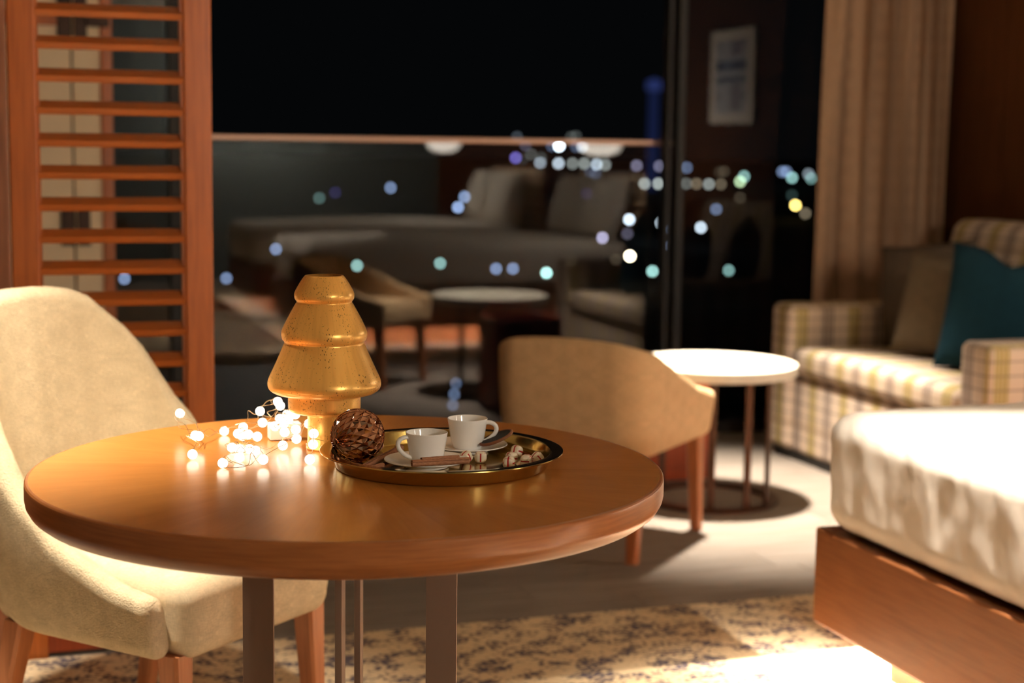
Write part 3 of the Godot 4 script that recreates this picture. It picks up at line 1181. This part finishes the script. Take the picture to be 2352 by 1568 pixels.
func armchair() -> void:
	var o := thing("tub_armchair", "tan low-back tub armchair seen from behind, facing the stone side table", "armchair", Vector3(1.885, 0, -4.74), deg_to_rad(133.6))
	var rim := func(z, x): return step(-z, [Vector2(-0.28, 0.485), Vector2(-0.15, 0.515), Vector2(0.0, 0.57), Vector2(0.12, 0.62), Vector2(0.22, 0.662), Vector2(0.3, 0.684)]) - 0.35 * pow(maxf(0.0, absf(x) - 0.02), 2.0)
	part("shell", shell(0.245, 0.27, -0.27, 0.09, 0.315, rim, 0.02, 0.01, 0.05), M.tan, o, 60)
	var s := MB.new()
	s.rbox(Vector3(0, 0.38, 0.02), Vector3(0.44, 0.13, 0.52), 0.04, 4)
	part("seat", s, M.tan, o)
	for x in [-1.0, 1.0]:
		part("leg", tapered_leg(Vector3(x * 0.215, 0.33, 0.24), Vector3(x * 0.22, 0.0, 0.26), 0.05, 0.034), M.leg, o)
		part("leg", tapered_leg(Vector3(x * 0.215, 0.33, -0.22), Vector3(x * 0.22, 0.0, -0.26), 0.05, 0.034), M.leg, o)


func dining_table() -> void:
	var o := thing("dining_table", "round honey-coloured wooden dining table on flat bronze bars", "table", Vector3(0.55, 0.008, -2.48), deg_to_rad(-18.3))
	var y := 0.732
	var top := MB.new()
	var P := []
	var U := []
	for i in 13:
		var r := 0.494 * i / 12.0
		var row := PackedVector3Array()
		var ru := PackedVector2Array()
		for j in 145:
			var t := TAU * (j % 144) / 144.0
			row.append(Vector3(r * cos(t), y, r * sin(t)))
			ru.append(Vector2(j / 144.0, r / 0.5))
		P.append(row)
		U.append(ru)
	top.grid(P, U)
	var low := []
	for i in range(12, -1, -1):
		var row := PackedVector3Array()
		for p in P[i]:
			row.append(p - Vector3(0, 0.02, 0))
		low.append(row)
	top.grid(low, U)
	part("tabletop", top, M.table_top, o)
	var e := MB.new()
	e.lathe([Vector2(0.494, y - 0.022), Vector2(0.494, y), Vector2(0.4975, y - 0.0008), Vector2(0.4995, y - 0.003), Vector2(0.5, y - 0.007), Vector2(0.5, y - 0.028), Vector2(0.4985, y - 0.036), Vector2(0.493, y - 0.046), Vector2(0.484, y - 0.053), Vector2(0.472, y - 0.057), Vector2(0.46, y - 0.058), Vector2(0.3, y - 0.058), Vector2(0.3, y - 0.022)], 144, Vector3.ZERO, 4.0)
	part("edge_band", e, M.table_edge, o, 30)
	for k in 4:
		var b := MB.new()
		b.rbox(Vector3(0.148, 0.343, 0), Vector3(0.05, 0.662, 0.011), 0.0015, 1)
		b.move(Transform3D(Basis(Vector3.UP, PI / 2 * k), Vector3.ZERO))
		part("bar_leg", b, M.bronze, o)
	var f := MB.new()
	f.lathe([Vector2(0, 0), Vector2(0.26, 0.0), Vector2(0.262, 0.004), Vector2(0.258, 0.012), Vector2(0, 0.014)], 64)
	part("foot_plate", f, M.bronze, o)


func glass_tree() -> void:
	var o := thing("glass_tree", "golden mercury-glass christmas tree vase with stacked tiers", "ornament", Vector3(0.542, 0.74, -2.642))
	var out := [Vector2(0.0, 0.0), Vector2(0.030, 0.0), Vector2(0.0315, 0.002), Vector2(0.0290, 0.006), Vector2(0.0285, 0.02), Vector2(0.0285, 0.056), Vector2(0.0300, 0.0605), Vector2(0.052, 0.0625), Vector2(0.0585, 0.0655), Vector2(0.0606, 0.070), Vector2(0.0608, 0.088), Vector2(0.0612, 0.0925),
		Vector2(0.072, 0.0935), Vector2(0.085, 0.0968), Vector2(0.0925, 0.1025), Vector2(0.0950, 0.1095), Vector2(0.0943, 0.117), Vector2(0.0905, 0.1265), Vector2(0.0800, 0.149), Vector2(0.0690, 0.1745), Vector2(0.0668, 0.1795), Vector2(0.0672, 0.1825), Vector2(0.0698, 0.1855),
		Vector2(0.0716, 0.1915), Vector2(0.0717, 0.1975), Vector2(0.0695, 0.2045), Vector2(0.0600, 0.2240), Vector2(0.0490, 0.2440), Vector2(0.0463, 0.2480), Vector2(0.0466, 0.2505), Vector2(0.0492, 0.2540), Vector2(0.0502, 0.2590), Vector2(0.0496, 0.2640), Vector2(0.0465, 0.2710), Vector2(0.0385, 0.2845), Vector2(0.0330, 0.2920), Vector2(0.0312, 0.2934)]
	var ins := []
	for k in range(out.size() - 1, 4, -1):
		ins.append(out[k] - Vector2(0.0022, 0.0 if k > 12 else -0.001))
	var fine := []
	for k in out.size() - 1:  # smooth the outline
		for q in 4:
			var t := q / 4.0
			fine.append(out[k].cubic_interpolate(out[k + 1], out[maxi(k - 1, 0)], out[mini(k + 2, out.size() - 1)], t) if k > 11 else out[k].lerp(out[k + 1], t))
	var b := MB.new()
	b.lathe(fine + [out[-1]] + ins + [Vector2(0, 0.03)], 96)
	part("body", b, M.gilt, o, 50)


func saucer(at: Vector3, label: String) -> void:
	var m := MB.new()
	m.lathe([Vector2(0, 0.0025), Vector2(0.03, 0.0025), Vector2(0.0315, 0.0), Vector2(0.035, 0.0), Vector2(0.0365, 0.003), Vector2(0.05, 0.0062), Vector2(0.066, 0.0105), Vector2(0.0678, 0.0118), Vector2(0.067, 0.0130), Vector2(0.0652, 0.0128), Vector2(0.05, 0.0088), Vector2(0.034, 0.0056), Vector2(0.025, 0.0052), Vector2(0, 0.0052)], 64)
	var n := hang("saucer", m.mesh(40), M.china, self)
	n.name = numbered("saucer")
	n.position = at
	tag(n, label, "saucer", "saucers on the brass tray")


func cup(at: Vector3, turn: float, label: String) -> void:
	var o := thing("espresso_cup", label, "cup", at, deg_to_rad(turn), "espresso cups on the brass tray")
	var m := MB.new()
	m.lathe([Vector2(0, 0.001), Vector2(0.019, 0.001), Vector2(0.02, 0.0), Vector2(0.0222, 0.0), Vector2(0.0244, 0.0025), Vector2(0.0262, 0.0075), Vector2(0.0282, 0.017), Vector2(0.0306, 0.032), Vector2(0.0334, 0.0485), Vector2(0.0336, 0.0496), Vector2(0.0332, 0.0503), Vector2(0.0325, 0.05), Vector2(0.0318, 0.0485), Vector2(0.0286, 0.032), Vector2(0.0262, 0.018), Vector2(0.0235, 0.009), Vector2(0.018, 0.005), Vector2(0, 0.0042)], 64)
	part("cup_body", m, M.china, o)
	var h := MB.new()
	var pts := [Vector3(0.0285, 0.0425, 0), Vector3(0.034, 0.0436, 0), Vector3(0.041, 0.0428, 0), Vector3(0.0468, 0.0388, 0), Vector3(0.0487, 0.0325, 0), Vector3(0.0465, 0.0258, 0), Vector3(0.041, 0.0195, 0), Vector3(0.034, 0.0142, 0), Vector3(0.0262, 0.0105, 0)]
	var path := []
	for k in pts.size() - 1:
		for q in 4:
			path.append(pts[k].cubic_interpolate(pts[k + 1], pts[maxi(k - 1, 0)], pts[mini(k + 2, pts.size() - 1)], q / 4.0))
	path.append(pts[-1])
	h.tube(path, [0.0036], 12)
	h.move(Transform3D(Basis.from_scale(Vector3(1, 1, 1.25)), Vector3.ZERO))
	part("handle", h, M.china, o, 70)


func cinnamon(a: Vector3, b: Vector3, r: float, turn: float, label: String) -> void:
	var m := MB.new()
	var length := (b - a).length()
	var rough := noise(91, 40.0, 2)
	var P := []
	for i in 15:
		var z := -length / 2 + length * i / 14.0
		var row := PackedVector3Array()
		for side in 2:
			for j in 27:
				var t := j / 26.0 if side == 0 else 1.0 - j / 26.0
				# two curls meeting: the quill is rolled in from both sides
				var ang := TAU * (1.55 * t) + turn
				var rr := r * (1.0 - 0.62 * pow(t, 1.6)) - (0.0 if side == 0 else 0.0011)
				rr += r * 0.06 * rough.get_noise_2d(ang * 0.4, z * 3.0)
				row.append(Vector3(cos(ang) * rr, sin(ang) * rr * 0.94, z))
		P.append(row)
	m.grid(P, [], true)
	for e in [0, 14]:
		var row: PackedVector3Array = P[e]
		for j in 26:
			if e == 0:
				m.quad(row[j], row[53 - j], row[52 - j], row[j + 1])
			else:
				m.quad(row[j], row[j + 1], row[52 - j], row[53 - j])
	var n := hang("cinnamon_stick", m.mesh(50), M.cinnamon, self)
	n.name = numbered("cinnamon_stick")
	n.transform = Transform3D(Basis.looking_at(b - a, Vector3.UP), (a + b) / 2)
	tag(n, label, "cinnamon stick", "cinnamon sticks on the brass tray")


func tray_and_cups() -> void:
	var o := MB.new()
	o.lathe([Vector2(0, 0.0), Vector2(0.168, 0.0), Vector2(0.1705, 0.0008), Vector2(0.1718, 0.003), Vector2(0.1765, 0.0225), Vector2(0.179, 0.0243), Vector2(0.1945, 0.0238), Vector2(0.1958, 0.0248), Vector2(0.1955, 0.026), Vector2(0.194, 0.0264), Vector2(0.1785, 0.0262), Vector2(0.1755, 0.0245), Vector2(0.1705, 0.0048), Vector2(0.169, 0.003), Vector2(0.166, 0.0022), Vector2(0, 0.002)], 128)
	var n := hang("serving_tray", o.mesh(30), M.brass, self)
	n.name = numbered("serving_tray")
	n.position = Vector3(0.695, 0.7405, -2.455)
	tag(n, "round polished brass tray with a flat rim on the dining table", "tray")
	saucer(Vector3(0.664, 0.7433, -2.434), "white saucer under the nearer espresso cup")
	saucer(Vector3(0.764, 0.7433, -2.543), "white saucer under the farther espresso cup")
	cup(Vector3(0.664, 0.7485, -2.434), 186.0, "white espresso cup nearer the front, its handle to the left")
	cup(Vector3(0.765, 0.7485, -2.545), -22.0, "white espresso cup standing farther back, its handle to the right")
	cinnamon(Vector3(0.622, 0.7625, -2.366), Vector3(0.716, 0.7615, -2.372), 0.0062, 0.6, "cinnamon stick lying across the front of the nearer saucer")
	cinnamon(Vector3(0.642, 0.7645, -2.384), Vector3(0.705, 0.7640, -2.392), 0.0050, 2.6, "shorter cinnamon stick tucked behind the front one on the saucer")
	cinnamon(Vector3(0.556, 0.7485, -2.417), Vector3(0.655, 0.7510, -2.56), 0.0062, 1.4, "long cinnamon stick running back between bauble and nearer cup")
	cinnamon(Vector3(0.549, 0.7485, -2.402), Vector3(0.592, 0.7487, -2.432), 0.0056, 3.4, "short cinnamon stick at the tray's front left edge by the bauble")


func bauble() -> void:
	var m := MB.new()
	var R := 0.0432
	var nl := 18
	var rows := 14
	var at := func(i: int, j: float) -> Vector3:
		var lat := PI * i / rows
		var a := TAU * (j + 0.5 * (i % 2)) / nl
		return Vector3(sin(lat) * cos(a), cos(lat), sin(lat) * sin(a)) * R
	# diamonds, each a sunken four-sided point between raised ridges
	for i in range(0, rows + 1):
		for j in nl:
			if i + 2 > rows + 0:
				continue
			var t: Vector3 = at.call(i, j)
			var l: Vector3 = at.call(i + 1, j - (0 if i % 2 == 1 else 1))
			var r: Vector3 = at.call(i + 1, j + (1 if i % 2 == 1 else 0))
			var b: Vector3 = at.call(i + 2, j)
			var c := (t + l + r + b) / 4.0
			c = c.normalized() * (c.length() - 0.0024)
			var ring := [t, r, b, l]
			for q in 4:
				var p0: Vector3 = ring[q]
				var p1: Vector3 = ring[(q + 1) % 4]
				m.tri(p0, p1, c)
	# close the two poles
	for e in [[0, 1], [rows, rows - 1]]:
		for j in nl:
			var p: Vector3 = at.call(e[0], 0)
			var a: Vector3 = at.call(e[1], j)
			var b: Vector3 = at.call(e[1], j + 1)
			if e[0] == 0:
				m.tri(p, b, a)
			else:
				m.tri(p, a, b)
	var o := thing("glass_bauble", "copper-brown faceted glass christmas bauble lying on the brass tray", "ornament", Vector3(0.566, 0.7865, -2.497))
	var n := part("faceted_ball", m, M.copper_glass, o, 1.0)
	# ridges between the diamonds
	var rg := MB.new()
	for i in range(0, rows):
		for j in nl:
			for d in 2:
				var p: Vector3 = at.call(i, j)
				var q: Vector3 = at.call(i + 1, j + (d if i % 2 == 1 else d - 1))
				var path := [p * 1.002, (p + q).normalized() * R * 1.002, q * 1.002]
				rg.tube(path, [0.0006], 4, false)
	var ridge := part("ridges", rg, M.copper_glass, o, 60)
	var turn := Basis(Quaternion(Vector3.UP, Vector3(-0.902, -0.215, 0.374).normalized()))
	n.basis = turn
	ridge.basis = turn
	var cp := MB.new()
	cp.lathe([Vector2(0, -0.048), Vector2(0.006, -0.048), Vector2(0.006, -0.041), Vector2(0, -0.041)], 20)
	var cap := part("cap", cp, M.brass, o)
	cap.basis = turn


func sweets() -> void:
	var m := MB.new()
	m.rbox(Vector3.ZERO, Vector3(0.0192, 0.0180, 0.0186), 0.0068, 5)
	var mesh := m.mesh(60)
	var rows := [[0.734, -2.449, 0.0, 30.0, 25.0, "striped mint behind the tip of the front cinnamon stick"], [0.757, -2.443, 0.0, -18.0, 0.0, "striped mint standing alone, upright and square"],
		[0.829, -2.475, 0.0, 40.0, 70.0, "farthest striped mint of the heap at the tray's right"], [0.803, -2.423, 0.0, 10.0, 85.0, "striped mint in the middle of the heap at the tray's right"],
		[0.787, -2.388, 0.0, 62.0, 90.0, "foremost striped mint of the heap at the tray's right"], [0.819, -2.396, 0.0, -35.0, 90.0, "pale striped mint right of the foremost one in the heap"],
		[0.843, -2.412, 0.0, 15.0, 40.0, "rightmost striped mint beside the tray's rim"], [0.606, -2.556, 0.0, 12.0, 80.0, "striped mint behind the bauble, the nearer of two"], [0.620, -2.585, 0.0, 50.0, 20.0, "striped mint behind the bauble, the farther of two"]]
	for r in rows:
		var n := hang("peppermint", mesh, M.mint, self)
		n.name = numbered("peppermint_candy")
		n.transform = Transform3D(Basis(Vector3.UP, deg_to_rad(r[3])) * Basis(Vector3.BACK, deg_to_rad(r[4])), Vector3(r[0], 0.7425 + 0.0094, r[1]))
		tag(n, r[5], "candy", "red and white striped mints on the brass tray")
	var o := thing("dried_orange_slice", "dried blackened orange slice with a brown rind on the farther saucer", "fruit slice", Vector3(0.807, 0.768, -2.518))
	var a := MB.new()
	a.lathe([Vector2(0.0265, -0.0022), Vector2(0.0285, -0.0026), Vector2(0.0302, -0.0012), Vector2(0.0304, 0.0012), Vector2(0.0288, 0.0027), Vector2(0.0265, 0.0022), Vector2(0.0262, 0.0), Vector2(0.0265, -0.0022)], 48)
	var f := MB.new()
	f.lathe([Vector2(0, -0.0018), Vector2(0.0266, -0.0018), Vector2(0.0266, 0.0018), Vector2(0, 0.0018)], 48)
	var turn := Basis(Vector3.UP, deg_to_rad(-18.3)) * Basis(Vector3.BACK, deg_to_rad(22)) * Basis(Vector3.RIGHT, deg_to_rad(4))
	part("rind", a, M.rind, o).basis = turn
	part("flesh", f, M.flesh, o).basis = turn


func string_lights() -> void:
	var o := thing("fairy_lights", "tangle of warm white fairy lights on thin wire beside the golden tree", "string lights", Vector3(0.44, 0.74, -2.67))
	var spots := [[0.3148, 0.0100, -2.5911], [0.3324, 0.0220, -2.6948], [0.3218, 0.0400, -2.8198], [0.3374, 0.0220, -2.6875], [0.3959, 0.0085, -2.8006], [0.4219, 0.0220, -2.7536], [0.4602, 0.0400, -2.8075], [0.4917, 0.0560, -2.8062], [0.4921, 0.0520, -2.7850], [0.4544, 0.0300, -2.7466],
		[0.4106, 0.0140, -2.7389], [0.4247, 0.0160, -2.7150], [0.4158, 0.0120, -2.7232], [0.4379, 0.0140, -2.7025], [0.3859, 0.0085, -2.6408], [0.3957, 0.0085, -2.6247], [0.4116, 0.0085, -2.6206], [0.4189, 0.0085, -2.6052], [0.3851, 0.0085, -2.5550], [0.3527, 0.0085, -2.5143],
		[0.4158, 0.0120, -2.5095], [0.4672, 0.0120, -2.6212], [0.4800, 0.0400, -2.7207], [0.4950, 0.0440, -2.7360], [0.5078, 0.0460, -2.7245], [0.4788, 0.0400, -2.6748], [0.4865, 0.0460, -2.6751], [0.4652, 0.0340, -2.6835], [0.4973, 0.0300, -2.6653], [0.4747, 0.0300, -2.6453],
		[0.5005, 0.0120, -2.6761], [0.5230, 0.0360, -2.6820], [0.5150, 0.0335, -2.6000], [0.5168, 0.0130, -2.6134], [0.4905, 0.0085, -2.5084]]
	var prof := []
	for k in 15:
		prof.append(Vector2(0.0082 * sin(PI * k / 14.0), 0.0082 * cos(PI * k / 14.0)))
	var ball := MB.new()
	ball.lathe(prof, 20)
	var mesh := ball.mesh(80)
	var centre := Vector3(0.44, 0.0, -2.67)
	var rng := RandomNumberGenerator.new()
	rng.seed = 12
	for k in spots.size():
		var p := Vector3(spots[k][0], maxf(spots[k][1], 0.0084), spots[k][2]) - centre
		var b := hang("bulb", mesh, M.bulb, o)
		b.position = p
		var l := OmniLight3D.new()
		l.name = "bulb_light"
		l.light_color = Color(1.0, 0.80, 0.56).linear_to_srgb()
		l.light_energy = 0.00034
		l.light_size = 0.0075
		l.omni_range = 6.0
		l.omni_attenuation = 2.0
		l.shadow_enabled = true
		l.position = p
		o.add_child(l, true)
	# two strands of thin wire wander from bulb to bulb
	for strand in 2:
		var knots := []
		for k in spots.size():
			var p := Vector3(spots[k][0], maxf(spots[k][1], 0.0084), spots[k][2]) - centre
			knots.append(p + Vector3(0, 0.0085, 0).rotated(Vector3.BACK, strand * 2.2))
			if k + 1 < spots.size():
				var q := Vector3(spots[k + 1][0], spots[k + 1][1], spots[k + 1][2]) - centre
				for e in 2:
					var t := (e + 1) / 3.0
					var w := p.lerp(q, t) + Vector3(rng.randf_range(-0.016, 0.016), rng.randf_range(-0.006, 0.012), rng.randf_range(-0.02, 0.02))
					w.y = maxf(w.y, 0.002)
					knots.append(w)
		var path := []
		for k in knots.size() - 1:
			for q in 6:
				var w: Vector3 = knots[k].cubic_interpolate(knots[k + 1], knots[maxi(k - 1, 0)], knots[mini(k + 2, knots.size() - 1)], q / 6.0)
				w.y = maxf(w.y, 0.0009)
				path.append(w)
		var wire := MB.new()
		wire.tube(path, [0.0005], 5)
		part("wire", wire, M.wire, o, 70)
	var bx := MB.new()
	bx.rbox(Vector3(0.492, 0.0155, -2.742) - centre, Vector3(0.056, 0.029, 0.028), 0.003, 2)
	part("battery_box", bx, M.battery, o, 40, "small white battery box")
